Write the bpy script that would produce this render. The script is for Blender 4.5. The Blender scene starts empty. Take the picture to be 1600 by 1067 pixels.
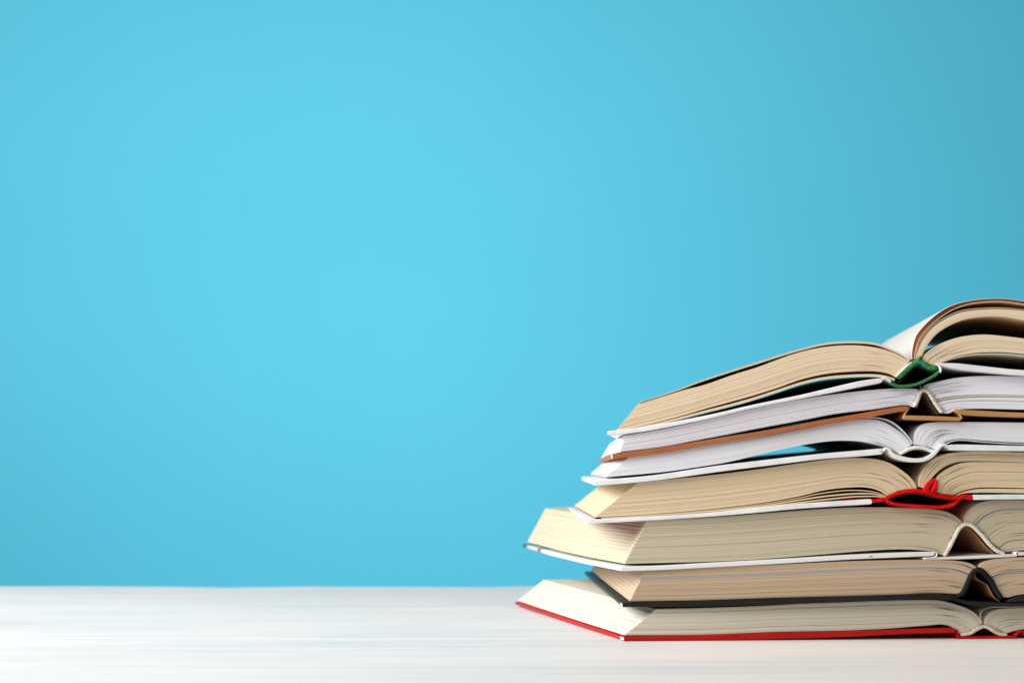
import bpy, math, random
import numpy as np
from mathutils import Vector

# ------------------------------------------------------------------ camera, world, lights
SC = bpy.context.scene
COL = SC.collection
H = 0.0778                      # height of the lens above the table top
FPX = 3240.0                    # focal length in pixels of the 1600 px wide photograph
cam_d = bpy.data.cameras.new('camera')
cam = bpy.data.objects.new('camera', cam_d); COL.objects.link(cam)
cam.location = (0, 0, H)
cam.rotation_euler = (math.radians(90), 0, 0)
cam_d.sensor_width = 36; cam_d.lens = FPX / 1600 * 36
cam_d.shift_y = 186.5 / 1600
cam_d.clip_start = 0.02; cam_d.clip_end = 50
cam_d.dof.use_dof = True; cam_d.dof.focus_distance = 0.915; cam_d.dof.aperture_fstop = 13
SC.camera = cam

world = bpy.data.worlds.new('World'); SC.world = world; world.use_nodes = True
bg = world.node_tree.nodes['Background']
bg.inputs[0].default_value = (1.0, 0.955, 0.90, 1); bg.inputs[1].default_value = 0.255

def area(name, loc, target, w, h, power, col=(1, 1, 1), spread=180):
    d = bpy.data.lights.new(name, 'AREA'); d.shape = 'RECTANGLE'; d.size = w; d.size_y = h
    d.energy = power; d.color = col; d.spread = math.radians(spread)
    o = bpy.data.objects.new(name, d); COL.objects.link(o); o.location = loc
    v = Vector(target) - Vector(loc); o.rotation_euler = v.to_track_quat('-Z', 'Y').to_euler()
    return o
area('key_softbox', (-1.02, 0.62, 0.58), (0.12, 1.05, 0.06), 0.65, 0.65, 9.0, (0.975, 0.985, 1.0), 105)
area('unseen_fill', (-0.75, -0.70, 1.10), (0.15, 0.95, 0.08), 0.9, 0.9, 3.2, (1, 0.94, 0.86), 90)  # unseen fill, added to brighten the front faces of the books
area('backdrop_lamp', (-0.36, 1.25, 0.68), (-0.33, 2.8, 0.20), 0.6, 0.34, 10.4, (1, 1, 1), 135)

SC.view_settings.view_transform = 'Standard'; SC.view_settings.look = 'None'
SC.view_settings.exposure = 0.0; SC.view_settings.gamma = 1.0
SC.cycles.use_denoising = True
SC.cycles.max_bounces = 8; SC.cycles.diffuse_bounces = 5

RNG = random.Random(7)

# ------------------------------------------------------------------ materials
def new_mat(name):
    m = bpy.data.materials.new(name); m.use_nodes = True
    return m, m.node_tree, m.node_tree.nodes['Principled BSDF']

def n_(nt, typ, **kw):
    n = nt.nodes.new(typ)
    for k, v in kw.items(): setattr(n, k, v)
    return n

def noise_color(nt, bsdf, c1, c2, scale, vec_scale=(1, 1, 1), detail=4, lo=.35, hi=.65):
    tc = n_(nt, 'ShaderNodeTexCoord'); mp = n_(nt, 'ShaderNodeMapping'); mp.inputs['Scale'].default_value = vec_scale
    nz = n_(nt, 'ShaderNodeTexNoise'); nz.inputs['Scale'].default_value = scale; nz.inputs['Detail'].default_value = detail
    rp = n_(nt, 'ShaderNodeValToRGB'); rp.color_ramp.elements[0].position = lo; rp.color_ramp.elements[1].position = hi
    rp.color_ramp.elements[0].color = (*c1, 1); rp.color_ramp.elements[1].color = (*c2, 1)
    nt.links.new(tc.outputs['Object'], mp.inputs['Vector']); nt.links.new(mp.outputs[0], nz.inputs['Vector'])
    nt.links.new(nz.outputs['Fac'], rp.inputs[0]); nt.links.new(rp.outputs[0], bsdf.inputs['Base Color'])
    return mp, nz, rp

def bump(nt, bsdf, src, strength, dist):
    b = n_(nt, 'ShaderNodeBump'); b.inputs['Strength'].default_value = strength; b.inputs['Distance'].default_value = dist
    nt.links.new(src, b.inputs['Height']); nt.links.new(b.outputs[0], bsdf.inputs['Normal'])

def paper_mat(name, c, dark, var=1.0):
    """page paper: every sheet carries its own tone value; faint fibre noise runs along the leaf."""
    m, nt, b = new_mat(name)
    at = n_(nt, 'ShaderNodeAttribute'); at.attribute_name = 'tone'
    rp = n_(nt, 'ShaderNodeValToRGB'); rp.color_ramp.elements[0].color = (*dark, 1); rp.color_ramp.elements[1].color = (*c, 1)
    rp.color_ramp.elements[0].position = 0.0; rp.color_ramp.elements[1].position = 1.0
    tc = n_(nt, 'ShaderNodeTexCoord'); mp = n_(nt, 'ShaderNodeMapping'); mp.inputs['Scale'].default_value = (60, 60, 2600)
    nz = n_(nt, 'ShaderNodeTexNoise'); nz.inputs['Scale'].default_value = 1.0; nz.inputs['Detail'].default_value = 3
    mx = n_(nt, 'ShaderNodeMix', data_type='FLOAT'); mx.inputs[0].default_value = .22
    nt.links.new(tc.outputs['Object'], mp.inputs[0]); nt.links.new(mp.outputs[0], nz.inputs['Vector'])
    nt.links.new(at.outputs['Fac'], mx.inputs[2]); nt.links.new(nz.outputs['Fac'], mx.inputs[3])
    nt.links.new(mx.outputs[0], rp.inputs[0]); nt.links.new(rp.outputs[0], b.inputs['Base Color'])
    b.inputs['Roughness'].default_value = .85; b.inputs['Specular IOR Level'].default_value = .15
    return m

def plain_mat(name, c1, c2, rough=.5, scale=60, spec=.4, bs=.15, bd=.0002):
    m, nt, b = new_mat(name)
    mp, nz, rp = noise_color(nt, b, c1, c2, scale)
    b.inputs['Roughness'].default_value = rough; b.inputs['Specular IOR Level'].default_value = spec
    n2 = n_(nt, 'ShaderNodeTexNoise'); n2.inputs['Scale'].default_value = 1500; n2.inputs['Detail'].default_value = 2
    nt.links.new(mp.outputs[0], n2.inputs['Vector'])
    bump(nt, b, n2.outputs['Fac'], bs, bd)
    return m

M = {}
M['cream1'] = paper_mat('ivory_paper', (.75, .70, .59), (.62, .57, .46))
M['tan2'] = paper_mat('tan_paper', (.61, .47, .33), (.46, .34, .22))
M['cream3'] = paper_mat('cream_paper', (.66, .59, .45), (.54, .47, .34))
M['cream4'] = paper_mat('warm_cream_paper', (.83, .68, .47), (.69, .55, .36))
M['white5'] = paper_mat('white_paper', (.90, .91, .95), (.77, .78, .83))
M['white6'] = paper_mat('cool_white_paper', (.94, .93, .99), (.82, .81, .89))
M['tan7'] = paper_mat('aged_paper', (.90, .75, .55), (.74, .59, .41))
M['grey_sheet'] = paper_mat('grey_insert_paper', (.42, .44, .45), (.34, .36, .38))
M['blue_sheet'] = paper_mat('blue_grey_insert_paper', (.40, .46, .50), (.28, .33, .38))
M['rust_sheet'] = paper_mat('rust_print_paper', (.70, .17, .035), (.42, .05, .02))
M['yellow_sheet'] = paper_mat('ivory_insert_paper', (.74, .70, .56), (.62, .58, .46))
M['pink_sheet'] = paper_mat('pinkish_paper', (.74, .60, .54), (.62, .46, .42))
M['red_paper'] = paper_mat('red_endpaper', (.50, .03, .04), (.36, .02, .03))
M['teal_spill'] = paper_mat('teal_light_tint', (.035, .36, .40), (.03, .32, .36))  # blue light leaking into the gap, put into a sheet's colour
M['red'] = plain_mat('red_cover_cloth', (.40, .004, .002), (.47, .006, .004), .45, spec=.2)
M['red_cloth'] = plain_mat('bright_red_cloth', (.46, .004, .005), (.72, .010, .010), .7, 600, spec=.08, bs=.8, bd=.0004)
M['white'] = plain_mat('white_cover_laminate', (.74, .76, .77), (.85, .86, .87), .4, 130, spec=.25)
M['white_joint'] = plain_mat('white_joint_paper', (.74, .74, .71), (.80, .80, .77), .6)
M['brown'] = plain_mat('brown_cover_cloth', (.36, .105, .028), (.44, .14, .04), .5)
M['tan_board'] = plain_mat('tan_cover_cloth', (.44, .22, .07), (.50, .26, .09), .6)
M['top_leaf'] = paper_mat('greyish_page', (.60, .59, .55), (.48, .47, .44))
M['tan_joint'] = plain_mat('tan_joint_cloth', (.52, .30, .12), (.60, .36, .17), .6)
M['black'] = plain_mat('black_cover_cloth', (.008, .009, .009), (.014, .015, .015), .42, spec=.22)
M['black_cloth'] = plain_mat('black_headband_cloth', (.010, .010, .011), (.018, .018, .02), .8, spec=.12, bs=.5)
M['green'] = plain_mat('green_spine_board', (.030, .15, .045), (.05, .21, .07), .6, 700, spec=.2, bs=.5)
M['cord'] = plain_mat('cream_cord', (.62, .56, .45), (.82, .78, .68), .8, 500, bs=.5)
M['white_cord'] = plain_mat('white_cord', (.70, .70, .68), (.84, .84, .82), .8, 500, bs=.5)
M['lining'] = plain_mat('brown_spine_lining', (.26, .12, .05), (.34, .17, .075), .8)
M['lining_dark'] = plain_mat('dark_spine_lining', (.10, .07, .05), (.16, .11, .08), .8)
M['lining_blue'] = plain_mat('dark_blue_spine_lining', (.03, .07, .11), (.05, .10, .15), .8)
M['paler'] = plain_mat('pale_board_corner', (.78, .70, .55), (.86, .80, .68), .8)  # pale cream for the small slivers at near cover corners
M['thread'] = plain_mat('binding_thread', (.30, .27, .20), (.62, .58, .48), .9, 900)
M['grey_print'] = plain_mat('grey_print', (.30, .33, .33), (.36, .39, .39), .5)

# green headband with pale specks of thread
m, nt, b = new_mat('green_speckled_cord')
tc = n_(nt, 'ShaderNodeTexCoord'); vo = n_(nt, 'ShaderNodeTexVoronoi'); vo.inputs['Scale'].default_value = 1900
rp = n_(nt, 'ShaderNodeValToRGB'); rp.color_ramp.elements[0].color = (.12, .55, .22, 1); rp.color_ramp.elements[1].color = (.004, .17, .045, 1)
rp.color_ramp.elements[0].position = .18; rp.color_ramp.elements[1].position = .42
nt.links.new(tc.outputs['Object'], vo.inputs['Vector']); nt.links.new(vo.outputs['Distance'], rp.inputs[0])
nt.links.new(rp.outputs[0], b.inputs['Base Color']); b.inputs['Roughness'].default_value = .6
bump(nt, b, vo.outputs['Distance'], .6, .0003); M['green_cord'] = m

# white laminate with the dark printed marks that wrap round the board's fore-edge
m, nt, b = new_mat('printed_white_laminate')
at = n_(nt, 'ShaderNodeAttribute'); at.attribute_name = 'depth'
rp = n_(nt, 'ShaderNodeValToRGB'); rp.color_ramp.interpolation = 'LINEAR'
els = rp.color_ramp.elements
els[0].position = 0; els[0].color = (.78, .79, .79, 1); els[1].position = .775; els[1].color = (.78, .79, .79, 1)
for p, c in ((.782, .16), (.815, .16), (.822, .66), (.945, .55), (.955, .05), (1., .04)):
    e = els.new(p); e.color = (c, c * 1.03, c * 1.05, 1)
nt.links.new(at.outputs['Fac'], rp.inputs[0]); nt.links.new(rp.outputs[0], b.inputs['Base Color'])
b.inputs['Roughness'].default_value = .3
M['white_print'] = m

# painted boards of the table
def plank_mat(i):
    """white paint brushed thinly over pale blue wood: long brush streaks, blue showing through in rubbed-off patches."""
    m, nt, b = new_mat('whitewashed_wood')
    tc = n_(nt, 'ShaderNodeTexCoord')
    def noise(scale, loc, detail, rough=.55, dist=0.0):
        mp = n_(nt, 'ShaderNodeMapping'); mp.inputs['Scale'].default_value = scale; mp.inputs['Location'].default_value = loc
        mp.inputs['Rotation'].default_value = (0, 0, math.radians(.5 - .4 * (i % 3)))
        nz = n_(nt, 'ShaderNodeTexNoise'); nz.inputs['Scale'].default_value = 1; nz.inputs['Detail'].default_value = detail
        nz.inputs['Roughness'].default_value = rough; nz.inputs['Distortion'].default_value = dist
        nt.links.new(tc.outputs['Object'], mp.inputs[0]); nt.links.new(mp.outputs[0], nz.inputs['Vector']); return nz.outputs['Fac']
    def ramp(src, lo, hi):
        r = n_(nt, 'ShaderNodeMapRange'); r.inputs['From Min'].default_value = lo; r.inputs['From Max'].default_value = hi
        nt.links.new(src, r.inputs['Value']); return r.outputs['Result']
    def mul(x, y):
        q = n_(nt, 'ShaderNodeMath', operation='MULTIPLY'); nt.links.new(x, q.inputs[0]); nt.links.new(y, q.inputs[1]); return q.outputs[0]
    def mix(fac, c1, c2):
        q = n_(nt, 'ShaderNodeMix', data_type='RGBA'); nt.links.new(fac, q.inputs[0])
        for k, c in ((6, c1), (7, c2)):
            if isinstance(c, tuple): q.inputs[k].default_value = (*c, 1)
            else: nt.links.new(c, q.inputs[k])
        return q.outputs[2]
    streak = noise((7, 120, 60), (i * 3.1, i * 7.7, 0), 6, .7, .3)
    patch = noise((4.5, 14, 16), (i * 5.3 + 2, i * 2.9, 1), 3)
    broad = noise((3.5, 7, 9), (i * 2.2 + 5, i * 1.3 + 2, 4), 4)
    fine = noise((22, 420, 100), (i, 3, 2), 5, .65)
    base = mix(ramp(broad, .3, .7), (.81, .77, .74), (.875, .83, .80))
    blue = mul(ramp(streak, .44, .62), ramp(patch, .42, .62))
    base = mix(blue, base, (.62, .68, .70))
    base = mix(mul(ramp(fine, .5, .72), ramp(broad, .7, .35)), base, (.72, .69, .665))
    base = mix(mul(ramp(streak, .46, .30), ramp(patch, .60, .45)), base, (.90, .87, .84))
    nt.links.new(base, b.inputs['Base Color'])
    b.inputs['Roughness'].default_value = .5; b.inputs['Specular IOR Level'].default_value = .3
    ad = n_(nt, 'ShaderNodeMath', operation='ADD'); nt.links.new(streak, ad.inputs[0]); nt.links.new(fine, ad.inputs[1])
    bump(nt, b, ad.outputs[0], .3, .0007)
    return m

m, nt, b = new_mat('blue_backdrop_paper')
noise_color(nt, b, (.102, .59, .785), (.116, .615, .81), 2.2, detail=5, lo=.3, hi=.7)
b.inputs['Roughness'].default_value = .7; b.inputs['Specular IOR Level'].default_value = .25
M['backdrop'] = m

# ------------------------------------------------------------------ mesh helpers
def link_mesh(name, verts, faces, mat, parent=None, smooth=True, attrs=None, org=(0, 0, 0)):
    me = bpy.data.meshes.new(name)
    v = np.asarray(verts, dtype=np.float64) - np.asarray(org)
    f = np.asarray(faces, dtype=np.int32)
    me.vertices.add(len(v)); me.vertices.foreach_set('co', v.ravel())
    me.loops.add(f.size); me.loops.foreach_set('vertex_index', f.ravel())
    me.polygons.add(len(f)); me.polygons.foreach_set('loop_start', np.arange(0, f.size, 4, dtype=np.int32))
    me.update(calc_edges=True)
    if attrs:
        for k, a in attrs.items():
            at = me.attributes.new(k, 'FLOAT', 'POINT'); at.data.foreach_set('value', np.asarray(a, dtype=np.float32))
    me.polygons.foreach_set('use_smooth', np.full(len(f), smooth, dtype=bool))
    me.validate()
    me.materials.append(mat)
    o = bpy.data.objects.new(name, me); COL.objects.link(o)
    if parent: o.parent = parent
    if smooth:
        try: me.set_sharp_from_angle(angle=math.radians(35))
        except Exception: pass
    return o

def smooth_curve(pts, m=400):
    """Catmull-Rom through the measured points, returned densely."""
    p = np.asarray(pts, dtype=float)
    if len(p) == 2:
        t = np.linspace(0, 1, m)[:, None]; return p[0] * (1 - t) + p[1] * t
    q = np.vstack([2 * p[0] - p[1], p, 2 * p[-1] - p[-2]])
    out = []
    per = max(4, m // (len(p) - 1))
    for i in range(1, len(q) - 2):
        p0, p1, p2, p3 = q[i - 1], q[i], q[i + 1], q[i + 2]
        d = [max(np.linalg.norm(b_ - a_), 1e-6) ** .5 for a_, b_ in ((p0, p1), (p1, p2), (p2, p3))]
        t0 = 0; t1 = d[0]; t2 = t1 + d[1]; t3 = t2 + d[2]
        for t in np.linspace(t1, t2, per, endpoint=False):
            A1 = (t1 - t) / (t1 - t0) * p0 + (t - t0) / (t1 - t0) * p1
            A2 = (t2 - t) / (t2 - t1) * p1 + (t - t1) / (t2 - t1) * p2
            A3 = (t3 - t) / (t3 - t2) * p2 + (t - t2) / (t3 - t2) * p3
            B1 = (t2 - t) / (t2 - t0) * A1 + (t - t0) / (t2 - t0) * A2
            B2 = (t3 - t) / (t3 - t1) * A2 + (t - t1) / (t3 - t1) * A3
            out.append((t2 - t) / (t2 - t1) * B1 + (t - t1) / (t2 - t1) * B2)
    out.append(p[-1])
    return np.array(out)

def resample(pts, s, smooth=True):
    c = smooth_curve(pts) if smooth else np.asarray(pts, float)
    L = np.r_[0, np.cumsum(np.linalg.norm(np.diff(c, axis=0), axis=1))]; L /= L[-1]
    return np.c_[np.interp(s, L, c[:, 0]), np.interp(s, L, c[:, 1])]

class Book:
    """An open book. Its tail-end profile is measured on an upright plane (turned by phi) that stands Y0 in front of the lens;
    everything is extruded backwards from that plane over the book's height L along the direction of its own spine."""
    def __init__(self, name_label, left_px, spine_px, base_py, Y0, phi, xv, L, lift=0, sag=0):
        self.Y0 = Y0; self.tan = math.tan(math.radians(phi)); self.X0 = (left_px - 800) / FPX * Y0
        self.e = (xv - 800) / FPX; self.L = L; self.lift = lift; self.sag = sag
        sx = self.point(np.array([[spine_px, base_py]]))[0]; self.Xs = sx[0]
        lx = self.point(np.array([[left_px, base_py]]))[0]; self.Wl = self.Xs - lx[0]
        self.org = (sx[0] + self.e * L / 2, sx[1] + L / 2, sx[2])
        o = bpy.data.objects.new('open_book', None); COL.objects.link(o); o.location = self.org; o.empty_display_size = .02
        o['label'] = name_label; o['category'] = 'book'; o['group'] = 'open books stacked on the table'
        self.root = o
        self.rng = random.Random(int(spine_px * 13 + base_py))
    def point(self, p):
        p = np.asarray(p, float)
        u = (p[:, 0] - 800) / FPX
        Y = (self.Y0 - self.tan * self.X0) / (1 - self.tan * u)
        return np.c_[u * Y, Y, (720 - p[:, 1]) / FPX * Y + H]
    def ext(self, P, t, dy=0.0):
        """P: points on the tail plane; t: 0 near .. 1 far; dy: metres of extra offset along depth."""
        Q = P.copy(); D = t * self.L + dy
        Q[:, 0] += self.e * D; Q[:, 1] += D
        lf = np.clip((self.Xs - P[:, 0]) / self.Wl, 0, 1.05)
        Q[:, 2] += (self.lift * t * t - self.sag * 4 * t * (1 - t)) * lf ** 1.5
        return Q

    # ---- a bundle of leaves between two measured curves, both running from fore-edge to gutter
    def pages(self, T, B, n, mat, name='page_block', lines=(), root=None, teeth=1.2, m=64, cracks=.22, gap=.07,
              stuff=True, Bfar=None, Tfar=None, dens=1.7, stations=(0, .3, .6, 1.0), label=None, tlen=5):
        r = self.rng
        i = np.linspace(0, 1, m); s = 1 - (1 - i) ** dens
        Tc, Bc = resample(T, s), resample(B, s)
        Rc = smooth_curve(root) if root is not None else None
        w_root = s ** 5
        ks = np.linspace(0, 1, n + 1)
        # leaves are not all equally thick
        ks[1:-1] += np.array([r.uniform(-.25, .25) / n for _ in range(n - 1)])
        line_at = {}
        for k, w in lines: line_at[min(n - 1, max(1, int(round(k * n))))] = w
        V = []; F = []; tone = []; off = 0
        thick = np.linalg.norm(Tc - Bc, axis=1)[:, None]
        dB = (resample(Bfar, s) - Bc) if Bfar is not None else 0 * Bc
        dT = (resample(Tfar, s) - Tc) if Tfar is not None else 0 * Tc
        drift = 0
        sig = 0; sig_len = tlen; sig_t = .5; sig_y = 0
        for j in range(n):
            k0, k1 = ks[j], ks[j + 1]
            if j % tlen == 0:
                sig_t = r.uniform(.3, .7); sig_y = r.uniform(-.00012, .00012)
            ph = (j % tlen) / tlen
            saw = teeth * (ph - .5) + r.uniform(-.25, .25) * min(1, teeth)
            g = gap * (k1 - k0)
            ga = np.full(m, g); gb = np.full(m, 0.0)
            if j > 0 and r.random() < cracks:
                c = r.uniform(.88, .98); wd = r.uniform(.02, .045)
                ga = ga + (k1 - k0) * r.uniform(.25, .7) * np.exp(-((s - c) / wd) ** 2)
            if j > 0 and r.random() < cracks * .12:
                c = r.uniform(0, .6); wd = r.uniform(.1, .3)
                ga = ga + (k1 - k0) * r.uniform(.04, .12) * np.exp(-((s - c) / wd) ** 2)
            a = (k0 + ga)[:, None]
            if j in line_at:
                a = a + line_at[j] / np.maximum(thick, 1) * (1 - .6 * s[:, None] ** 8)
            b_ = (k1 - gb)[:, None]
            b_ = np.maximum(b_, a + .1 * (k1 - k0))
            up = Tc * (1 - a) + Bc * a; lo = Tc * (1 - b_) + Bc * b_
            if Rc is not None:
                for arr, kk in ((up, k0 + g), (lo, k1)):
                    LL = np.linspace(0, 1, len(Rc)); tgt = np.array([np.interp(kk, LL, Rc[:, 0]), np.interp(kk, LL, Rc[:, 1])])
                    base = Tc[-1] * (1 - kk) + Bc[-1] * kk
                    arr += w_root[:, None] * (tgt - base)
            # pages slide past each other: shift the fore-edge end along the leaf
            d = up[1] - up[0]; d = d / (np.linalg.norm(d) + 1e-9)
            fade = np.exp(-s / .05)[:, None]
            up = up + d * saw * fade; lo = lo + d * saw * fade
            dy = sig_y + r.uniform(-.00012, .00012)
            Pu, Pl = self.point(up), self.point(lo)
            tn = min(1, max(0, (.32 if j % tlen == 0 else .62) + (sig_t - .5) * .5 + r.uniform(-.15, .15)))
            ns = len(stations)
            for st, t in enumerate(stations):
                e = dy if st == 0 else (-dy if st == ns - 1 else 0)
                w = min(1, t / .6)
                if (Bfar is None and Tfar is None) or w == 0: qu, ql = Pu, Pl
                else:
                    qu = self.point(up + w * (dT * (1 - a) + dB * a)); ql = self.point(lo + w * (dT * (1 - b_) + dB * b_))
                V.append(self.ext(qu, t, e)); V.append(self.ext(ql, t, e))
            tone.append(np.full(2 * ns * m, tn))
            ii = np.arange(m - 1)
            def strip(a0, b0):
                return np.c_[a0 + ii, a0 + ii + 1, b0 + ii + 1, b0 + ii]
            for st in range(ns - 1):
                u0, l0, u1, l1 = off + (2 * st) * m, off + (2 * st + 1) * m, off + (2 * st + 2) * m, off + (2 * st + 3) * m
                F.append(strip(u0, u1)); F.append(strip(l1, l0))
                F.append(np.array([[u0, u1, l1, l0], [u0 + m - 1, l0 + m - 1, l1 + m - 1, u1 + m - 1]]))
            F.append(strip(off + m, off))
            F.append(strip(off + (2 * ns - 2) * m, off + (2 * ns - 1) * m))
            off += 2 * ns * m
        o = link_mesh(name, np.vstack(V), np.vstack(F), mat, self.root, smooth=True, attrs={'tone': np.concatenate(tone)}, org=self.org)
        if stuff and n > 3: o['kind'] = 'stuff'
        if label: o['label'] = label
        return o

    # ---- a solid slab (board, spine board, lining) between two curves, with softly rounded rims
    def slab(self, T, B, mat, name, proud=.0022, m=70, round_px=1.4, t0=0.0, t1=1.0, ends=(1, 1), tail=.0022, label=None, smooth=True):
        i = np.linspace(0, 1, m)
        Lt = np.linalg.norm(np.diff(np.asarray(T, float), axis=0), axis=1).sum()
        e = min(.45, round_px * 1.2 / max(Lt, 1))
        s = np.unique(np.r_[0, e * .15, e * .45, e, i[(i > e) & (i < 1 - e)], 1 - e, 1 - e * .45, 1 - e * .15, 1])
        Tc, Bc = resample(T, s, smooth), resample(B, s, smooth)
        th = np.linalg.norm(Tc - Bc, axis=1)
        k = np.zeros(len(s))
        for pos, sgn, on in ((0, 1, ends[0]), (1, -1, ends[1])):
            if not on: continue
            x = np.clip(np.abs(s - pos) / e, 0, 1)
            k = np.maximum(k, (1 - np.sqrt(np.clip(1 - (1 - x) ** 2, 0, 1))) * np.minimum(round_px, th * .48) / np.maximum(th, .1))
        def ring(inset):
            kk = np.clip(k + inset / np.maximum(th, .1), 0, .49)[:, None]
            return Tc * (1 - kk) + Bc * kk, Tc * kk + Bc * (1 - kk)
        # stations: (t, dy, inset px)
        st = [(t0, -proud, 1.1), (t0, -proud + .00012, .5), (t0, -proud + .0004, 0), ((t0 + t1) * .33, 0, 0), ((t0 + t1) * .66, 0, 0),
              (t1, tail - .0004, 0), (t1, tail - .00012, .5), (t1, tail, 1.1)]
        mm = len(s); V = []; dep = []
        for t, dy, ins in st:
            u, l = ring(ins); V += [self.ext(self.point(u), t, dy), self.ext(self.point(l), t, dy)]; dep += [np.full(2 * mm, t)]
        F = []; ii = np.arange(mm - 1)
        def strip(a0, b0): return np.c_[a0 + ii, a0 + ii + 1, b0 + ii + 1, b0 + ii]
        n = len(st)
        for q in range(n - 1):
            u0, l0, u1, l1 = 2 * q * mm, (2 * q + 1) * mm, (2 * q + 2) * mm, (2 * q + 3) * mm
            F += [strip(u0, u1), strip(l1, l0), np.array([[u0, u1, l1, l0], [u0 + mm - 1, l0 + mm - 1, l1 + mm - 1, u1 + mm - 1]])]
        F += [strip(mm, 0), strip((2 * n - 2) * mm, (2 * n - 1) * mm)]
        o = link_mesh(name, np.vstack(V), np.vstack(F), mat, self.root, attrs={'depth': np.concatenate(dep), 'tone': np.full(2 * n * mm, .6)}, org=self.org)
        if label: o['label'] = label
        return o

    def sheet(self, pts, th, mat, name, **kw):
        """slab of constant thickness th px round a centre line."""
        c = smooth_curve(pts) if len(pts) > 2 else np.asarray(pts, float)
        d = np.gradient(c, axis=0); d /= np.linalg.norm(d, axis=1)[:, None] + 1e-9
        nrm = np.c_[d[:, 1], -d[:, 0]]
        if np.ndim(th): th = np.interp(np.linspace(0, 1, len(c)), np.linspace(0, 1, len(th)), th)[:, None]
        a, b = c + nrm * th / 2, c - nrm * th / 2
        return self.slab(a, b, mat, name, smooth=False, **kw)

    # ---- headband: a twisted cord laid along the spine ends of the leaves
    def cord(self, pts, rad, mat, name='headband', bead=4.0, amp=.22, proud=.0012, depth=.0022, sq=1.0, wob=0.3):
        c = smooth_curve(pts); L = np.linalg.norm(np.diff(c, axis=0), axis=1).sum()
        n = int(L / bead * 6); s = np.linspace(0, 1, n); c = resample(pts, s)
        d = np.gradient(c, axis=0); d /= np.linalg.norm(d, axis=1)[:, None]; nr = np.c_[d[:, 1], -d[:, 0]]
        K = 14; V = []; base = self.point(c); px = rad / FPX * self.Y0
        n3 = np.c_[nr[:, 0], np.zeros(n), -nr[:, 1]]
        rr = self.rng
        jit = np.array([rr.uniform(-1, 1) for _ in range(n)]) * wob * .15
        P0 = self.ext(base, 0, -proud + px)
        for q in range(K):
            a = 2 * math.pi * q / K
            ph = 2 * math.pi * (s * L / bead) + a
            R = px * (1 + amp * (np.abs(np.sin(ph / 2)) - .6) + jit)
            end = np.clip(np.minimum(s, 1 - s) * L / rad, 0.05, 1) ** .5
            R = R * end
            V.append(P0 + n3 * (math.cos(a) * R)[:, None] + np.array([[0, -1, 0]]) * (math.sin(a) * R * depth / px if math.sin(a) < 0 else math.sin(a) * R * sq)[:, None])
        V = np.stack(V, 1).reshape(-1, 3); F = []
        for q in range(K):
            i0 = np.arange(n - 1) * K + q; i1 = np.arange(n - 1) * K + (q + 1) % K
            F.append(np.c_[i0, i0 + K, i1 + K, i1])
        return link_mesh(name, V, np.vstack(F), mat, self.root, org=self.org)

    def stitches(self, pts, n, mat, ln=(5, 13), side=1):
        """loose threads and torn fibres standing off the headband over the ends of the leaves."""
        c = smooth_curve(pts); r = self.rng; V = []; F = []
        for _ in range(n):
            i = r.randrange(2, len(c) - 3); d = c[i + 2] - c[i - 2]; d /= np.linalg.norm(d) + 1e-9
            nr = np.array([d[1], -d[0]]) * side
            a = c[i] + nr * r.uniform(1.5, 3.); dirn = nr * r.uniform(.5, 1) + d * r.uniform(-.8, .8)
            b_ = a + dirn * r.uniform(*ln) * .5; w = r.uniform(.25, .45)
            pr = np.array([dirn[1], -dirn[0]]); pr /= np.linalg.norm(pr)
            q = np.array([a - pr * w, a + pr * w, b_ + pr * w * .4, b_ - pr * w * .4])
            P = self.point(q); o = len(V) * 8
            f = self.ext(P, 0, -.0006); k = self.ext(P, 0, -.0001)
            V.append(np.vstack([f, k]))
            F += [[o, o + 1, o + 2, o + 3], [o + 7, o + 6, o + 5, o + 4], [o, o + 4, o + 5, o + 1], [o + 1, o + 5, o + 6, o + 2], [o + 2, o + 6, o + 7, o + 3], [o + 3, o + 7, o + 4, o]]
        o = link_mesh('binding_thread', np.vstack(V), np.array(F), mat, self.root, smooth=False, org=self.org)
        o['kind'] = 'stuff'
        return o

def rext(pts, xend, drop=0.0, slope=.012, step=120):
    """continue a right-hand curve out to the fore-edge."""
    p = [tuple(q) for q in pts]; x, y = p[-1]
    X = x + step
    while X < xend - step * .5:
        p.append((X, y + (X - x) * slope + drop * ((X - x) / (xend - x)) ** 2)); X += step
    p.append((xend, y + (xend - x) * slope + drop))
    return p
def R_(pts): return list(reversed(pts))

# ------------------------------------------------------------------ setting
def backdrop():
    """seamless blue paper: upright behind the table, sweeping forward on the floor."""
    prof = []
    zf = -.80; yb = 2.8; rad = .35
    prof.append((.2, zf)); prof.append((1.2, zf)); prof.append((yb - rad, zf))
    for k in range(1, 12):
        a = math.pi / 2 * k / 12; prof.append((yb - rad + rad * math.sin(a), zf + rad - rad * math.cos(a)))
    prof.append((yb, zf + rad)); prof.append((yb, 1.0)); prof.append((yb, 2.4))
    n = len(prof); V = []; F = []
    for x in (-2.6, 0, 2.6):
        for th in (0, .0015):
            for (y, z) in prof: V.append((x, y + th, z - th))
    for c in range(2):
        a0, a1 = c * 2 * n, (c + 1) * 2 * n
        for i in range(n - 1):
            F.append((a0 + i, a1 + i, a1 + i + 1, a0 + i + 1)); F.append((a0 + n + i, a0 + n + i + 1, a1 + n + i + 1, a1 + n + i))
        F.append((a0, a0 + n, a1 + n, a1)); F.append((a0 + n - 1, a1 + n - 1, a1 + 2 * n - 1, a0 + 2 * n - 1))
    o = link_mesh('backdrop', V, F, M['backdrop']); o['kind'] = 'structure'
backdrop()

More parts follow.
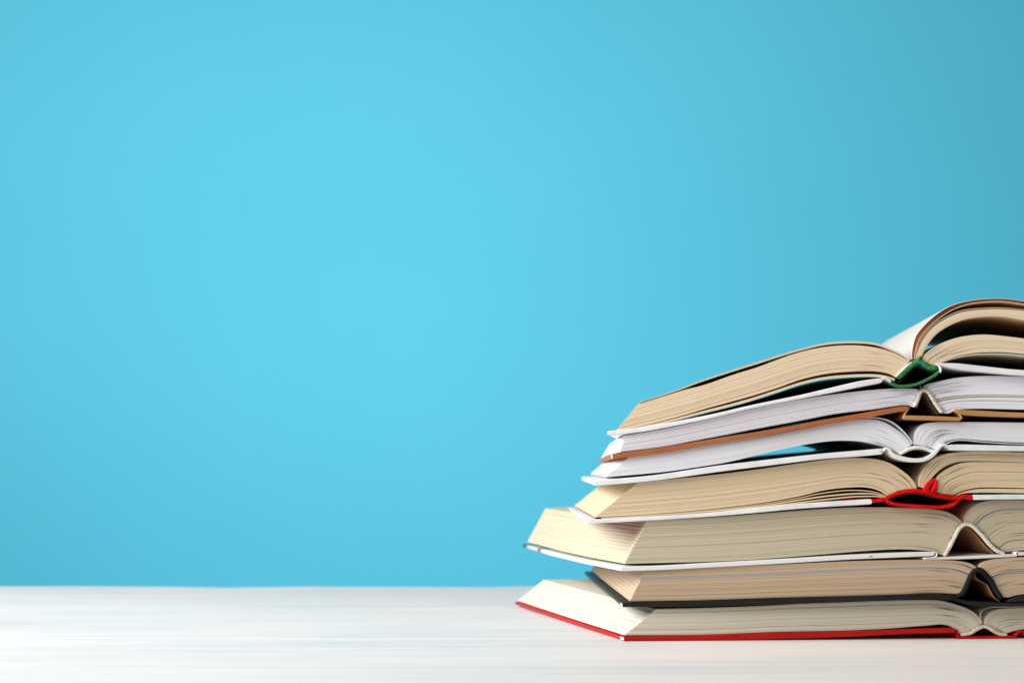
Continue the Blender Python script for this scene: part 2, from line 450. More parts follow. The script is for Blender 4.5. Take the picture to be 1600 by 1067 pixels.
tab = bpy.data.objects.new('table', None); COL.objects.link(tab); tab.location = (0, .9, 0)
tab['label'] = 'whitewashed wooden table top with faint blue streaks under the stack of books'; tab['category'] = 'table'
def plank(y0, y1, i):
    nx = 90; X = np.linspace(-1.15, 1.25, nx); r = random.Random(i + 3)
    ph = [r.uniform(0, 6) for _ in range(4)]
    wav = lambda x, e: .0006 * np.sin(x * 9 + ph[e]) + .0004 * np.sin(x * 31 + ph[e + 1])
    last = y1 > 1.2
    amp1 = 2.4 if last else .5
    ring = []
    g = .00015; c = .00045; T_ = .022
    for x in X:
        a = y0 + g + .5 * wav(x, 0); b = y1 - g + amp1 * wav(x, 2)
        z = .00012 * math.sin(x * 14 + i)
        zz = -.0002
        dz = (min(0, .0007 * (math.sin(x * 11 + 1) * math.sin(x * 27) - .3) + .0002 * math.sin(x * 83))) if last else 0
        ring.append([(x, a, -T_), (x, a, zz - c), (x, a + c, zz), (x, b - .05, zz), (x, b - c, zz + dz), (x, b, zz + dz - c), (x, b, -T_)])
    K = 7; V = np.array(ring).reshape(-1, 3); F = []
    for j in range(nx - 1):
        for k in range(K):
            k2 = (k + 1) % K; F.append((j * K + k, (j + 1) * K + k, (j + 1) * K + k2, j * K + k2))
    for j in (0, nx - 1):
        q = j * K
        F += [(q, q + 1, q + 5, q + 6), (q + 1, q + 2, q + 4, q + 5), (q + 2, q + 3, q + 4, q + 4)] if False else [(q, q + 1, q + 5, q + 6), (q + 1, q + 2, q + 4, q + 5)]
    o = link_mesh('plank', V, F, plank_mat(i), tab, smooth=False, org=(0, .9, 0))
ys = [.52, .715, .9115, 1.094, 1.292]
for i in range(4): plank(ys[i], ys[i + 1], i)

# ------------------------------------------------------------------ 1: bottom book, ivory pages, red cover
b = Book('bottommost open book with ivory pages and bright red cover, lying on the white table', 973, 1540, 1000, .9, 4.5, 98, .2115, lift=.0008)
T = [(1026, 951), (1100, 949.4), (1194, 946), (1250, 943), (1320, 940.5), (1400, 937.5), (1450, 936.7), (1472.5, 938), (1495, 943.8), (1510, 949), (1522, 955.5), (1531, 964.5), (1534.7, 973)]
B = [(976, 991.8), (1100, 990.8), (1212, 986.6), (1325, 984.3), (1400, 980.6), (1420, 978.9), (1450, 976.7), (1471, 975.2), (1483, 978), (1492, 984), (1499, 990.5)]
T1 = [(t[0] * .86 + u[0] * .14, t[1] * .86 + u[1] * .14) for t, u in zip(resample(T, np.linspace(0, 1, 14)), resample(B, np.linspace(0, 1, 14)))]
rootL = [(1535, 974), (1527, 978), (1516, 985), (1501, 990)]
b.pages(T, B, 30, M['cream1'], root=rootL, lines=[(.14, .5), (.18, .3), (.55, .4), (.8, .5)], teeth=.9, tlen=4)
RT = rext([(1538.5, 973.5), (1540, 964.5), (1546, 957), (1555, 951.9), (1570, 949.7), (1600, 949)], 2050)
RB = rext([(1574, 991), (1585, 987), (1600, 984.3)], 2100, drop=4)
b.pages(R_(RT), R_(RB), 28, M['cream1'], root=[(1538, 974.5), (1546, 978), (1556, 984), (1573, 989)], m=80, tlen=4)
b.sheet(R_(rext([(1534.5, 974), (1532.5, 960), (1537, 952.3), (1545, 948.9), (1570, 947.9), (1600, 947.6)], 2048)), 1.6, M['cream1'], 'loose_leaf', proud=0, tail=0, round_px=.3)
CT = [(973, 993.7), (1016, 993), (1110, 991.2), (1212.5, 987.6), (1325, 985.3), (1400, 982.6), (1489, 980)]
CB = [(973, 1000.2), (1100, 999.3), (1212.5, 997.4), (1325, 993.9), (1400, 990), (1489, 987.6)]
b.slab(CT, CB, M['red'], 'front_cover')
b.sheet([(1487, 983.6), (1493, 984), (1494.2, 990), (1496, 995)], 3.2, M['red'], 'cover_joint', proud=.0016)
b.slab([(1494, 993.6), (1540, 993.2), (1586, 992.2)], [(1494, 998.8), (1540, 998.4), (1586, 997)], M['red'], 'spine')
b.sheet([(1584, 994.5), (1588, 989), (1593, 985.8), (1600, 986.8)], 3.4, M['red'], 'cover_joint', proud=.0016)
b.slab(R_(rext([(1596, 985.5), (1620, 984.9)], 2108, drop=3)), R_(rext([(1596, 992.3), (1620, 992)], 2108, drop=3)), M['red'], 'back_cover')
hb = [(1499, 991.6), (1516, 988.5), (1526.5, 981.9), (1537, 978.2), (1546, 981), (1555, 987), (1565.5, 991.2), (1574, 991.2)]
b.cord(hb, 3.0, M['cord'], bead=4.2)
b.sheet([(p[0], p[1] + 2.4) for p in hb[1:-1]], 1.2, M['lining_dark'], 'spine_lining', proud=-.001)
b.stitches(hb, 16, M['thread'])
b.sheet([(971.6, 994.5), (972.6, 999)], 2.2, M['paler'], 'pale_corner', proud=.0025, t1=.012, round_px=.8, tail=0)

# ------------------------------------------------------------------ 2: tan pages, black cover
b = Book('open book with tan pages and black cover, second from bottom of the stack', 972, 1530, 947, .899, 2.5, 700, .243, lift=.0005)
T = [(1006, 891.3), (1100, 886.3), (1212.5, 881.8), (1325, 876.6), (1400, 874.7), (1450, 874.3), (1480, 874.9), (1502.5, 876.4), (1517.5, 879.9), (1526.5, 885.5)]
B = [(984.5, 939), (1100, 937), (1212, 933.3), (1400, 928.3), (1465, 926.2), (1490, 927.5), (1502, 928)]
band = [(1001, 903.3), (1100, 900.6), (1212.5, 896.5), (1306, 892), (1400, 889), (1465, 888.7), (1495, 892.3), (1514, 899.5)]
up = lambda c, d: [(x, y + d) for x, y in c]
b.pages(T, up(band, -1.7), 10, M['tan2'], teeth=.6, tlen=3, root=[(1526.5, 886), (1521, 889.5), (1515, 897)], lines=[(.5, .35)])
b.pages(up(band, -1.6), up(band, 1.8), 3, M['grey_sheet'], name='grey_insert', stuff=False, teeth=.2, label='grey insert leaves between the tan pages', cracks=0)
b.pages(up(band, 1.9), B, 26, M['tan2'], teeth=.9, tlen=4, root=[(1514, 900), (1509, 912), (1501, 927.5)])
RT = rext([(1530, 885.5), (1532.5, 881), (1541.5, 876.2), (1555, 873.2), (1577, 871.3), (1600, 870.3)], 2050)
RB = rext([(1567, 932.5), (1576, 933), (1587, 930), (1600, 928.2)], 2075)
bR = rext([(1549, 904), (1558, 899.6), (1570, 896), (1600, 893)], 2062)
b.pages(R_(RT), R_(up(bR, -1.5)), 10, M['tan2'], tlen=3, m=80, root=[(1531, 886), (1540, 893), (1547, 902)])
b.pages(R_(up(bR, -1.4)), R_(up(bR, 1.2)), 2, M['blue_sheet'], name='grey_insert', stuff=False, teeth=.2, cracks=0)
b.pages(R_(up(bR, 1.3)), R_(RB), 24, M['tan2'], tlen=4, m=80, root=[(1549, 906), (1556, 918), (1566, 932)])
CT = [(972, 940.8), (1100, 938.4), (1212.5, 934.6), (1325, 930.8), (1400, 928.9), (1440, 927), (1470, 927.4), (1484, 930)]
CB = [(972, 947.6), (1100, 946.2), (1231, 942.8), (1325, 940), (1400, 936.8), (1450, 935.8), (1484, 936.5)]
b.slab(CT, CB, M['black'], 'front_cover')
b.sheet([(1480, 932.5), (1487, 934.5), (1496, 937), (1507, 940)], 6, M['black_cloth'], 'cover_joint', proud=.0014)
b.sheet([(1478, 931), (1484, 929.5), (1491, 931.5), (1498, 930)], 2.4, M['black'], 'joint_crease', proud=.002)
b.slab([(1502, 937), (1530, 939.2), (1561, 940.8), (1580, 941), (1604, 940.5)], [(1502, 942), (1515, 944.8), (1532, 946.2), (1575, 946.6), (1604, 946.4)], M['black'], 'spine')
b.slab(R_(rext([(1572, 937.5), (1580, 934), (1590, 930.8), (1604, 929.6)], 2085)), R_(rext([(1574, 940.2), (1582, 940), (1592, 939.6), (1604, 939)], 2085)), M['black'], 'back_cover')
hb = [(1497, 931.5), (1504, 926), (1510, 914.5), (1516, 900.5), (1523, 891.5), (1531, 890), (1539.5, 896.5), (1549, 908), (1556.5, 922), (1566, 935.5)]
b.cord(hb, 4.0, M['black_cloth'], bead=5, amp=.1)
b.sheet([(1507, 935), (1513, 917), (1518.5, 903.5), (1524.5, 895), (1531, 894), (1537, 899.5), (1546, 911), (1553, 924), (1562, 937)], 1.6, M['black_cloth'], 'spine_lining', proud=-.001)
b.sheet([(1523, 896), (1525.5, 903), (1533, 908), (1541.5, 912.5), (1547, 922), (1553, 932), (1562, 939)], 1.1, M['lining'], 'paper_lining', proud=.0005, round_px=.3)
b.sheet([(971, 941.8), (971.8, 946.4)], 2.2, M['paler'], 'pale_corner', proud=.0025, t1=.012, round_px=.8, tail=0)

# ------------------------------------------------------------------ 3: thick cream book, white printed cover
b = Book('thickest open book, cream pages on white cover with grey print marks, under red-spined book', 969, 1512, 892, .899, 4, 262, .243, sag=.0009)
T = [(1012, 813.5), (1040, 811.6), (1100, 809), (1212.5, 800.5), (1269, 796), (1325, 793), (1360, 792.2), (1420, 793), (1457.5, 795.2), (1480, 799.3), (1495, 807.5), (1504, 815.7)]
B = [(976, 880.3), (1100, 877.2), (1175, 874), (1269, 867), (1344, 861), (1400, 858), (1430, 858.6), (1458, 861.5), (1475, 867.5)]
b.pages(T, B, 52, M['cream3'], teeth=2.2, tlen=4, root=[(1504, 816), (1497, 824), (1489, 836), (1482, 852), (1473, 867)], lines=[(.11, .35), (.2, .2)])
RT = rext([(1506, 816), (1507, 807), (1513, 797), (1522, 789.8), (1537, 784), (1555, 781.5), (1600, 781.5)], 2010)
RB = rext([(1571, 862.5), (1580, 861), (1600, 859.5)], 2045)
bR = rext([(1522, 822), (1537, 807.5), (1553.5, 799.3), (1570, 796.3), (1600, 795.6)], 2018)
b.pages(R_(RT), R_(up(bR, -.8)), 12, M['cream3'], m=80, tlen=4, root=[(1507, 816.5), (1513, 818), (1521, 821)], lines=[(.25, .5)])
b.pages(R_(up(bR, -.7)), R_(up(bR, .8)), 1, M['blue_sheet'], name='grey_insert', stuff=False, teeth=.2, cracks=0)
bR2 = rext([(1562, 856), (1568, 850.5), (1577, 846), (1600, 843)], 2040)
b.pages(R_(up(bR, .9)), R_(up(bR2, -.3)), 38, M['cream3'], m=80, tlen=4, root=[(1523, 823), (1536, 834), (1551, 848), (1561, 855)])
b.pages(R_(up(bR2, .5)), R_(RB), 12, M['cream3'], m=80, tlen=4, root=[(1562, 856), (1566, 859), (1571, 862)])
CT = [(968, 884.4), (1030, 883), (1100, 879), (1212.5, 873), (1325, 866.3), (1400, 863), (1457, 861.3)]
CB = [(968, 891.8), (1030, 890), (1100, 886.4), (1212.5, 880.4), (1325, 873.7), (1400, 870.5), (1457, 868)]
b.slab(CT, CB, M['white_print'], 'front_cover', round_px=2.4)
b.sheet([(1454, 863.5), (1459.5, 862.4), (1461.5, 866.5), (1457.5, 870), (1448, 871.3), (1443, 872.6)], 1.8, M['white_joint'], 'cover_joint', proud=.0024)
b.slab([(1440, 870.3), (1500, 869), (1584, 865)], [(1440, 874.4), (1500, 873.2), (1586, 869.6)], M['white_joint'], 'spine', round_px=2)
b.sheet([(1581, 868), (1585.5, 867), (1584, 862.8), (1588, 861.7), (1597, 863)], 1.8, M['white_joint'], 'cover_joint', proud=.0024)
b.slab(R_(rext([(1588, 862.4), (1605, 861.6)], 2055)), R_(rext([(1588, 868), (1605, 866.6)], 2055)), M['white'], 'back_cover')
b.sheet([(1355.5, 868.5), (1360.5, 868.3)], 3.2, M['grey_print'], 'print_mark', proud=.0024, t1=.002, tail=0, round_px=1.4, label='small grey dot on the front of the cover')
hb = [(1474.5, 869), (1484.5, 852), (1491.5, 837.5), (1499.5, 824), (1508.5, 818.6), (1519, 821.7), (1528, 830), (1537, 839.5), (1546, 850), (1556, 859), (1570, 865)]
b.cord(hb, 3.1, M['cord'], bead=4.6, amp=.34)
b.sheet([(1478.5, 869), (1488, 852.5), (1494.5, 840), (1501.5, 828.5), (1508.5, 823.5), (1516, 825.5), (1525, 834), (1535, 845), (1544, 855.5), (1556, 865)], 1.3, M['lining'], 'spine_lining', proud=-.001)
b.stitches(hb, 40, M['thread'])

# ------------------------------------------------------------------ 4: warm cream book, white boards, red spine
b = Book('open book with warm cream pages, white boards and bright red spine, in mid stack', 917, 1442, 818, .8985, 2.5, 775, .232)
T = [(997, 754), (1050, 748.5), (1100, 743.4), (1175, 734.3), (1250, 723.5), (1306, 716.3), (1344, 714.9), (1372, 717), (1390, 722.2), (1408, 732.5), (1420, 741.7), (1430.5, 754), (1432.7, 761)]
B = [(929, 808), (1020, 802.5), (1100, 796), (1194, 784.6), (1250, 774.4), (1287.5, 765.3), (1325, 761), (1353, 761), (1372, 766), (1384, 774)]
b.pages(T, B, 44, M['cream4'], teeth=1.3, tlen=4, root=[(1432.5, 763), (1420, 764), (1405, 768), (1387, 774.5)], lines=[(.08, .3), (.48, .3), (.62, .75)])
for k, (c, th) in enumerate([([(940, 808.8), (1100, 797.6), (1200, 785.8), (1250, 777.5), (1280, 771.3), (1325, 766), (1360, 767.3), (1378, 772), (1386, 776)], 1.5),
              ([(940, 809.6), (1100, 798.8), (1200, 788.6), (1250, 781), (1287, 775.6), (1335, 771.3), (1365, 771.5), (1384, 776)], 2.2),
              ([(940, 810.2), (1100, 799.9), (1200, 790.7), (1287, 780.8), (1335, 776), (1368, 775.5), (1384, 777)], 2.2)]):
    b.sheet(c, th, M['cream4'], 'loose_leaf', proud=0, tail=0, round_px=.4)
b.sheet([(931, 810.6), (1100, 800.6), (1200, 791.8), (1300, 781.8), (1355, 778.5)], .8, M['red_paper'], 'endpaper_or_tint_sheet', proud=0, tail=0, round_px=.3)
RT1 = rext([(1435, 760), (1436, 749), (1441, 738.7), (1450, 725.2), (1462, 715.4), (1480, 709), (1502.5, 705.9), (1525, 705.2), (1600, 706.6)], 1890)
RB1 = rext([(1445, 763), (1456, 746), (1472.5, 731), (1489, 723.6), (1503, 720.6), (1540, 720.2), (1600, 722)], 1905)
b.pages(R_(RT1), R_(RB1), 12, M['cream4'], m=90, tlen=4, lines=[(.3, .7)])
RT2 = rext([(1461, 768), (1462, 747), (1474, 735.3), (1489, 727), (1503, 722.4), (1540, 721.2), (1600, 722.6)], 1905)
RB2 = rext([(1490.5, 773.5), (1501, 768), (1525, 762), (1600, 762)], 1945)
b.pages(R_(RT2), R_(RB2), 32, M['cream4'], m=90, tlen=4, root=[(1462, 769), (1472, 771), (1489, 773.5)], lines=[(.36, .8)])
b.pages(R_(rext([(1492, 774.3), (1502, 769.3), (1525, 764), (1600, 763.6)], 1946)), R_(rext([(1494, 775.3), (1502, 771.3), (1525, 769.4), (1600, 770)], 1948)), 3, M['cream4'], name='loose_leaf', m=60, stuff=False)
CT = [(917, 810.9), (930, 810.9), (1100, 801), (1180, 793), (1250, 786.3), (1361, 779.2)]
CB = [(917, 817.4), (930, 817.2), (1100, 807.4), (1180, 800.8), (1250, 794.3), (1361, 787.3)]
b.slab(CT, CB, M['white'], 'front_cover', round_px=2.2)
b.sheet([(1359, 783), (1372, 781.5), (1383, 780)], 5.5, M['red_cloth'], 'cover_joint', proud=.0018)
b.sheet([(1372, 781.5), (1382, 779), (1388, 784), (1398, 787.3), (1420, 789.6), (1450, 791.5), (1471, 792.3), (1484, 789.5), (1492, 786.2)], 5.0, M['red_cloth'], 'spine', label='bright red cloth spine hanging in a shallow curve')
b.sheet([(1490, 788), (1495, 783), (1499, 778.5), (1504, 775.4), (1512, 776.5), (1519, 777.5)], [3.4, 3.2, 4.5, 6, 7.5, 8], M['red_cloth'], 'cover_joint', proud=.0018)
b.slab(R_(rext([(1519, 772.9), (1600, 772.3)], 1960)), R_(rext([(1519, 780.6), (1600, 780)], 1960)), M['white'], 'back_cover')
b.sheet([(948, 816.6), (985, 814.9), (1012, 813.4)], .5, M['red_paper'], 'cover_print', proud=-.003, tail=-.003, t1=.6, round_px=.2)
hb = [(1385, 778), (1392, 775), (1405, 769.5), (1424.5, 766.5), (1444, 768.6), (1465, 773.6), (1484.5, 777), (1501, 777)]
b.cord(hb, 3.5, M['red_cloth'], bead=3.2, amp=.18)
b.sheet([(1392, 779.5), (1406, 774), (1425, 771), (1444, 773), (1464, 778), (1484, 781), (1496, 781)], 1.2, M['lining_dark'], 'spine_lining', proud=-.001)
b.stitches(hb, 34, M['red_cloth'], ln=(3, 7))
# ribbon marker: a folded band that comes out between two gatherings
rib = b.sheet([(1447, 769), (1446.5, 764), (1450, 757), (1456, 751), (1461.5, 748.5)], [9, 9, 8, 6, 2], M['red_cloth'], 'ribbon_marker', proud=.002, t1=.006, tail=0, round_px=1)
b.sheet([(1456, 769.5), (1459, 763), (1460.5, 756), (1461.5, 749)], [8, 8, 6, 2.5], M['red_cloth'], 'ribbon_fold', proud=.0034, t1=.004, tail=0, round_px=1)

# ------------------------------------------------------------------ 5: white book, white cover, wide gap under the left pages
b = Book('open book with white pages and white cover, blue backdrop showing through gap beneath its pages', 931, 1430, 760, .898, 1.5, 830, .225)
T = [(983.5, 713.4), (1040, 705.6), (1100, 697.2), (1175, 685.2), (1250, 671.3), (1306, 660), (1344, 654.8), (1365, 655), (1382, 659.5), (1396, 667.5), (1410, 677.5), (1420, 687.5), (1424.5, 693.5)]
B = [(946, 745.2), (1040, 736.6), (1100, 727.8), (1137.5, 721.6), (1194, 708), (1231, 699.7), (1269, 692.6), (1306, 688.3), (1344, 688.8), (1372, 694.2), (1390, 700), (1405, 709)]
b.pages(T, B, 27, M['white5'], teeth=.7, tlen=4, root=[(1424.5, 694), (1419, 698), (1411, 704), (1404, 709)], lines=[(.08, .5)], cracks=.3)
b.sheet([(1000, 709.5), (1100, 696), (1250, 670), (1306, 658.7), (1344, 653), (1368, 652.3), (1388, 656.4), (1402, 664.5), (1414, 676), (1423, 687.5), (1425.8, 693)], 1.7, M['white5'], 'loose_leaf', proud=0, tail=0, round_px=.4)
RT = rext([(1427, 693), (1427.8, 687), (1429.5, 677), (1435, 666.8), (1444, 661.4), (1457.5, 659.3), (1500, 659), (1600, 660)], 1890)
RB = rext([(1466, 703), (1474, 695), (1482, 689.3), (1501, 685.6), (1540, 688.3), (1600, 691.6)], 1920)
b.pages(R_(RT), R_(RB), 26, M['white5'], m=90, tlen=4, root=[(1427.5, 694), (1436, 695), (1448, 697.5), (1464, 703)], cracks=.35)
b.sheet(R_(rext([(1474, 697.5), (1483, 691), (1501, 687.4), (1540, 690.6), (1600, 694)], 1925)), 1.2, M['white5'], 'loose_leaf', proud=0, tail=0, round_px=.4)
CT = [(929, 750.5), (1020, 742.3), (1120, 727.6), (1194, 718.8), (1287.5, 708.4), (1344, 703.6), (1378, 700.6)]
CB = [(929, 758.9), (1020, 751), (1120, 737.3), (1194, 728), (1287.5, 716.8), (1344, 712.8), (1378, 709.6)]
b.slab(CT, CB, M['white'], 'front_cover', round_px=2.6)
b.sheet([(1374, 706), (1379, 704.6), (1383.5, 700.6), (1388, 702), (1391.5, 707.5), (1397, 711.8), (1409.5, 716.2), (1427.5, 719), (1444, 717.6), (1456, 711), (1464, 702.5), (1469, 696.6), (1474, 694.6), (1479, 696.8), (1483, 700)],
        [6, 3.6, 3, 4.2, 6, 7, 7, 6.5, 6, 5.5, 5, 4.4, 3.6, 3.6, 4], M['white_joint'], 'spine', label='white wrap-round spine hanging in a deep curve')
b.slab(R_(rext([(1481, 695.6), (1486, 694.6), (1600, 696.6)], 1945)), R_(rext([(1481, 703), (1486, 703.6), (1600, 704.8)], 1945)), M['white'], 'back_cover', round_px=2.4)
hb = [(1404, 709.5), (1411, 706), (1420, 701.5), (1432, 699), (1444, 700.2), (1456, 704.5), (1463, 705)]
b.cord(hb, 2.8, M['white_cord'], bead=3.6, amp=.2)
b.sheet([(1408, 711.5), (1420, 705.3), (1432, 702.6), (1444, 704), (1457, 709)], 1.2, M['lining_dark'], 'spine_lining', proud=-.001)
b.stitches(hb, 22, M['white_cord'], ln=(4, 9))

# ------------------------------------------------------------------ 6: cool white book, brown cover
b = Book('open book with cool white pages and brown cover, just under the topmost book', 958, 1442, 716, .898, 1, 858, .232, lift=-.0019)
T = [(977.5, 680.3), (1040, 669.5), (1100, 656.7), (1175, 639), (1250, 624), (1306, 615.4), (1345, 610.5), (1380, 607.4), (1405, 606.4), (1430, 606.8), (1437, 608.5)]
B = [(968.5, 706.2), (1040, 697), (1100, 685.6), (1194, 667.4), (1250, 657), (1306, 646.2), (1362.5, 639.6), (1397, 634.6), (1418, 632.8), (1427, 636)]
b.pages(T, B, 30, M['white6'], Bfar=[(960, 708), (1040, 698.2), (1100, 687.6), (1212.5, 669), (1287.5, 655), (1340, 646), (1400, 636), (1418, 634), (1427, 636)], teeth=.9, tlen=4, root=[(1437.5, 609.5), (1433, 617), (1430, 627), (1427, 636)], lines=[(.55, .4), (.8, .45)], cracks=.25)
RT = rext([(1442, 607.5), (1442.6, 603.6), (1447, 600.2), (1465, 595.5), (1495, 589.6), (1525, 587.4), (1555, 587), (1600, 588.4)], 1895)
bRa = rext([(1461, 625), (1480, 620.8), (1510, 617.6), (1550, 616.6), (1600, 617.5)], 1908)
RB = rext([(1474, 645), (1481, 645.6), (1490.5, 641.4), (1510, 638.6), (1600, 639.6)], 1915)
b.pages(R_(RT), R_(up(bRa, -.1)), 24, M['white6'], m=90, tlen=4, root=[(1442.5, 608.5), (1450, 611), (1455, 617), (1460, 624)])
b.pages(R_(up(bRa, 0)), R_(up(bRa, 3.0)), 3, M['yellow_sheet'], m=60, name='ivory_insert', stuff=False, teeth=.2, cracks=0, label='thin ivory insert between the white pages')
b.pages(R_(up(bRa, 3.8)), R_(RB), 18, M['white6'], m=90, tlen=4, root=[(1462, 629), (1467, 635), (1475, 645)], lines=[(.35, .7), (.6, .3)])
CT = [(957, 709.3), (1040, 698.2), (1100, 688), (1212.5, 669.7), (1287.5, 655.6), (1340, 646.6), (1400, 636.3), (1417, 634.4)]
CB = [(957, 716.8), (1040, 706.7), (1100, 695.6), (1212.5, 677.2), (1287.5, 663.6), (1340, 655), (1400, 644.4), (1417, 641.8)]
b.slab(CT, CB, M['brown'], 'front_cover', round_px=2.4)
b.sheet([(1415, 637.5), (1419, 637.5), (1416, 642.5), (1412.5, 648), (1411.5, 652.5), (1415, 653.5)], 2.2, M['tan_joint'], 'cover_joint', proud=.0018)
b.slab([(1411, 648.9), (1455, 650), (1500, 652)], [(1411, 655.2), (1455, 656.6), (1500, 657.6)], M['tan_board'], 'spine', round_px=2)
b.sheet([(1497, 655), (1501.5, 653.5), (1498.5, 647.5), (1493, 643), (1491, 640.5), (1496, 640.8)], 2.2, M['tan_joint'], 'cover_joint', proud=.0018)
b.slab(R_(rext([(1493, 640.6), (1500, 640.4), (1600, 645)], 1935)), R_(rext([(1493, 645.6), (1500, 647.6), (1600, 652.2)], 1935)), M['tan_board'], 'back_cover', round_px=2)
hb = [(1428, 636), (1433.5, 624), (1437.5, 613.5), (1442.5, 609.8), (1449, 612), (1455.5, 621), (1463, 633), (1472.5, 645.5)]
b.cord(hb, 3.0, M['cord'], bead=5.0, amp=.3)
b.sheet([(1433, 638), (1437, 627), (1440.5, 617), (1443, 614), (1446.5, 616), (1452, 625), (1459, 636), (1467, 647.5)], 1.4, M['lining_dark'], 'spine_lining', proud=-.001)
b.stitches(hb, 30, M['thread'])
b.sheet([(956.2, 710.4), (956.8, 715.6)], 2.4, M['paler'], 'pale_corner', proud=.0025, t1=.012, round_px=.8, tail=0)

# ------------------------------------------------------------------ 7: top book, aged pages fanned open, white boards, green spine
b = Book('topmost open book with aged tan pages fanned apart, white boards and green spine', 955, 1432, 680, .898, 0, 1045, .232)
T = [(997, 629), (1056, 609.5), (1100, 592.5), (1181, 566), (1244, 546.5), (1291, 535.5), (1337, 533), (1369, 536), (1390, 543.5), (1408, 552), (1421, 560.5)]
T2 = [(996, 630.5), (1056, 611.5), (1100, 596.5), (1181, 568.5), (1244, 548.8), (1291, 537.5), (1337, 534.6), (1369, 538.3), (1392, 547.5), (1419, 561.8)]
Ta = up(T, 2.4)
Tb = [(996.5, 631.6), (1040, 618), (1070, 608.8), (1100, 601.3), (1150, 583.8), (1181, 574.3), (1244, 551.6), (1291, 541.5), (1337, 539.3), (1369, 543.2), (1392, 549.8), (1418, 563.6)]
B = [(961, 674.4), (1025, 660), (1070, 648), (1100, 639), (1175, 618.3), (1215, 605.8), (1250, 593.4), (1285, 585), (1315, 581.4), (1369, 580.4), (1390, 584.8), (1401, 590)]
b.pages(T, [(x, y + 3.2 * min(1, .35 + (x - 997) / 250)) for x, y in T], 3, M['tan7'], name='loose_leaves', stuff=False, teeth=.2, cracks=0)
b.pages(Tb, B, 38, M['tan7'], Bfar=[(961, 675), (1025, 663.5), (1087, 647.6), (1137, 638), (1181, 627), (1244, 612), (1306, 600), (1369, 588), (1390, 587), (1401, 590)], teeth=1.0, tlen=4, root=[(1421, 564), (1413, 574), (1400, 589)], cracks=.2, lines=[(.85, .3)])
c7 = [(964, 675.2), (1030, 661.8), (1070, 651.5), (1100, 643.4), (1137, 634), (1175, 623.4), (1215, 610.5), (1250, 599), (1280, 592), (1306, 588.6), (1345, 586.4), (1369, 586.6), (1385, 589), (1398, 593)]
b.pages(up(c7, -2), [(x, y + min(2.2, .6 + (x - 964) / 120)) for x, y in c7], 3, M['tan7'], name='loose_leaves', stuff=False, teeth=.2, cracks=0, Tfar=[(964, 673), (1100, 648), (1181, 629), (1250, 614), (1287, 605), (1344, 593), (1369, 589), (1398, 590)], Bfar=[(964, 674), (1100, 649), (1181, 630), (1250, 615), (1287, 606), (1344, 594), (1369, 590), (1398, 593)])
b.pages(up(c7, 2.3), up(c7, 2.9), 1, M['teal_spill'], name='endpaper_or_tint_sheet', stuff=False, teeth=0, cracks=0, Tfar=[(964, 674.2), (1100, 649.2), (1181, 630.2), (1250, 615.2), (1287, 606.2), (1344, 594.2), (1369, 590.5), (1398, 595)], Bfar=[(964, 674.8), (1100, 649.8), (1181, 630.8), (1250, 615.8), (1287, 606.8), (1344, 594.8), (1369, 591), (1398, 595.5)], label='added sheet beneath the loose leaves, coloured teal like leaking backdrop light')  # added sheet; its teal stands for backdrop light in the gap
CT = [(949, 673.6), (1000, 667.7), (1100, 649.8), (1175, 632.7), (1250, 617.2), (1287.5, 608.4), (1344, 595.4), (1378, 590.6)]
CB = [(949, 680.3), (1000, 675.2), (1100, 656), (1175, 638.3), (1250, 623.3), (1287.5, 616), (1344, 604.6), (1378, 598)]
b.slab(CT, CB, M['white'], 'front_cover', round_px=3.0)
b.sheet([(1374, 595), (1381, 591.3), (1386, 592.2), (1392, 597)], [6, 4, 3.5, 3.5], M['white'], 'cover_joint', proud=.0018)
b.sheet([(1390, 597.5), (1396, 600.5), (1404, 603.2), (1414, 603.4), (1432, 600.2), (1450, 592.5), (1461, 586), (1467, 580)], 4.4, M['green'], 'spine', label='green cloth spine hanging in a shallow curve')
b.sheet([(1463.5, 569), (1466.5, 571), (1469, 577), (1468, 582.5)], 3.2, M['white'], 'cover_joint', proud=.0024)
b.slab(R_(rext([(1467, 567.6), (1495, 568), (1525, 571.2), (1600, 578.6)], 1925, drop=1)), R_(rext([(1469, 571.8), (1495, 577.3), (1525, 580.6), (1600, 587.2)], 1925, drop=1)), M['white'], 'back_cover', round_px=2)
hb = [(1402, 591.5), (1412.5, 581), (1423, 571.5), (1434, 565.3), (1443, 568.5), (1453, 573.8), (1464.5, 575.3)]
b.cord(hb, 4.5, M['green_cord'], bead=3.2, amp=.24)
b.cord([(1432, 567), (1435, 561.5), (1439, 556.5)], 2.6, M['green_cord'], name='headband_tip', bead=3, amp=.2)
b.cord([(1399, 589.5), (1409, 579.5), (1418, 571), (1425, 565.5)], 1.5, M['cord'], name='headband_core', bead=3, amp=.3)
b.sheet([(1405, 597), (1415, 586), (1425, 576.5), (1434, 571), (1443, 574), (1453, 579), (1463, 580.5)], 1.3, M['lining_blue'], 'spine_lining', proud=-.001)
b.stitches(hb, 14, M['green_cord'], ln=(3, 6))
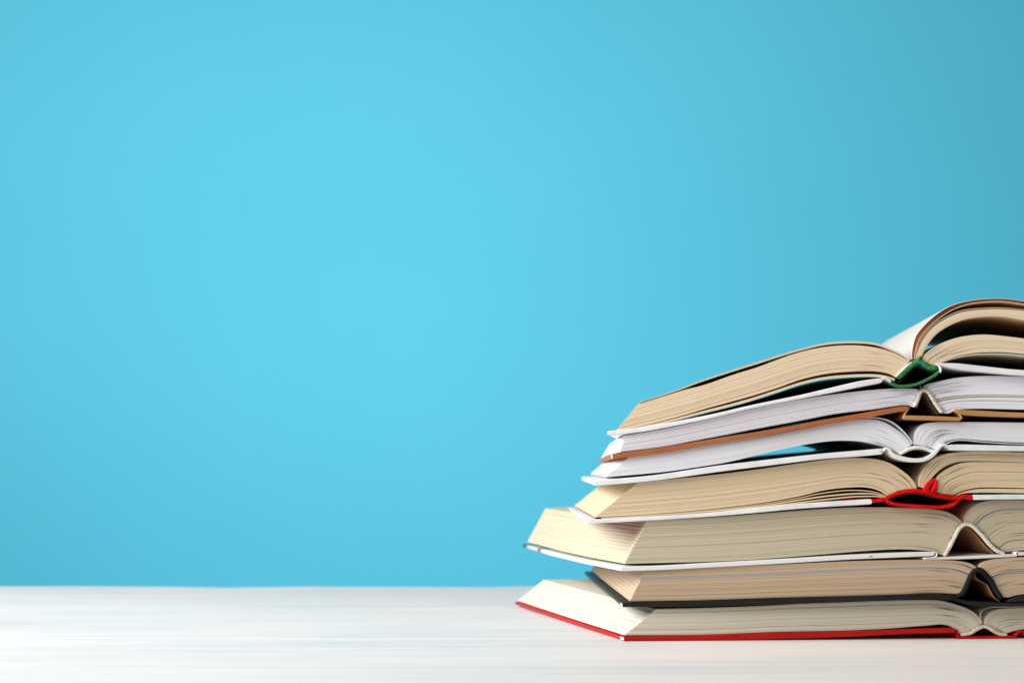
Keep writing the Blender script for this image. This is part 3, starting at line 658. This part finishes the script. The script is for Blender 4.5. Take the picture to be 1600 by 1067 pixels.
# the fanned right half
def arch(pts, x1, y1, xm=1720, ym=None):
    p = list(pts); x0, y0 = p[-1]
    ym = ym if ym else y0 + 26
    return p + [(1650, y0 + (ym - y0) * .28), (xm, ym), (1800, ym + (y1 - ym) * .42), (x1 - 30, y1 - 3), (x1, y1)]
A1 = arch([(1425.3, 562), (1425, 552), (1427, 539), (1432, 524), (1444, 508.8), (1462, 492.5), (1483, 479.3), (1510, 470.9), (1547.5, 466.7), (1570, 467), (1600, 470.6)], 1886, 590)
b.sheet(R_(A1), 1.5, M['top_leaf'], 'loose_leaf', proud=0, tail=0, round_px=.4)
A2 = arch([(1427.5, 561), (1427.5, 552), (1430, 539), (1435.5, 525), (1446.5, 511), (1464, 495.3), (1484, 482.3), (1510, 473.3), (1547.5, 468.7), (1570, 469), (1600, 472.8)], 1888, 592)
b.sheet(R_(A2), [1.0] * 6 + [1.0, 1.2, 2.0, 3.2, 3.0, 2.2], M['rust_sheet'], 'loose_leaf', proud=-.0002, tail=0, round_px=.3, label='rust printed leaf under the top leaf')
A3 = arch([(1429, 561), (1430, 552), (1433, 539), (1439, 526), (1449.5, 513), (1466.5, 498), (1487.5, 484.4), (1512, 475.4), (1547.5, 471), (1570, 471.2), (1600, 475.2)], 1890, 594)
b.sheet(R_(A3), 1.1, M['tan7'], 'loose_leaf', proud=0, tail=0, round_px=.3)
P1 = arch([(1430, 561), (1432, 553), (1441, 533), (1456, 513), (1480, 496.6), (1502.5, 487.6), (1540, 483.2), (1570, 483), (1600, 485.5)], 1880, 597, ym=512)
P2 = arch([(1439, 560), (1444, 549), (1452, 535), (1465, 520.5), (1487.5, 506.6), (1510, 498.2), (1540, 494.2), (1570, 494.9), (1600, 500)], 1896, 604, ym=527)
b.pages(R_(P1), R_(P2), 8, M['tan7'], name='page_bundle', m=90, tlen=4, teeth=.5, cracks=.15, stuff=False)
b.sheet(R_(arch([(1429.6, 560), (1431, 552), (1440, 531), (1455, 511.2), (1479, 494.8), (1502.5, 485.4), (1540, 481.3), (1570, 481.2), (1600, 483.8)], 1878, 596, ym=510)), 1.0, M['tan7'], 'loose_leaf', proud=0, tail=0, round_px=.3)
P3 = arch([(1441, 564), (1441, 558), (1447, 550.6), (1465, 538), (1495, 527), (1525, 522.7), (1547.5, 522.8), (1600, 528.6)], 1890, 604, ym=549)
P4 = arch([(1462, 570), (1470, 564.5), (1480, 560.5), (1495, 555.7), (1525, 550.7), (1555, 549.6), (1577.5, 550.6), (1600, 552.8)], 1910, 609, ym=567)
b.pages(R_(P3), R_(P4), 18, M['tan7'], m=90, tlen=4, teeth=.8, cracks=.25, root=[(1442, 565), (1450, 570), (1463, 571)], lines=[(.35, .6), (.7, .4)])
b.sheet(R_(arch([(1464, 571), (1470, 566.6), (1495, 558.4), (1525, 553.6), (1555, 552.6), (1577.5, 553.3), (1600, 555.6)], 1912, 611, ym=570)), 1.8, M['yellow_sheet'], 'loose_leaf', proud=0, tail=0, round_px=.4)
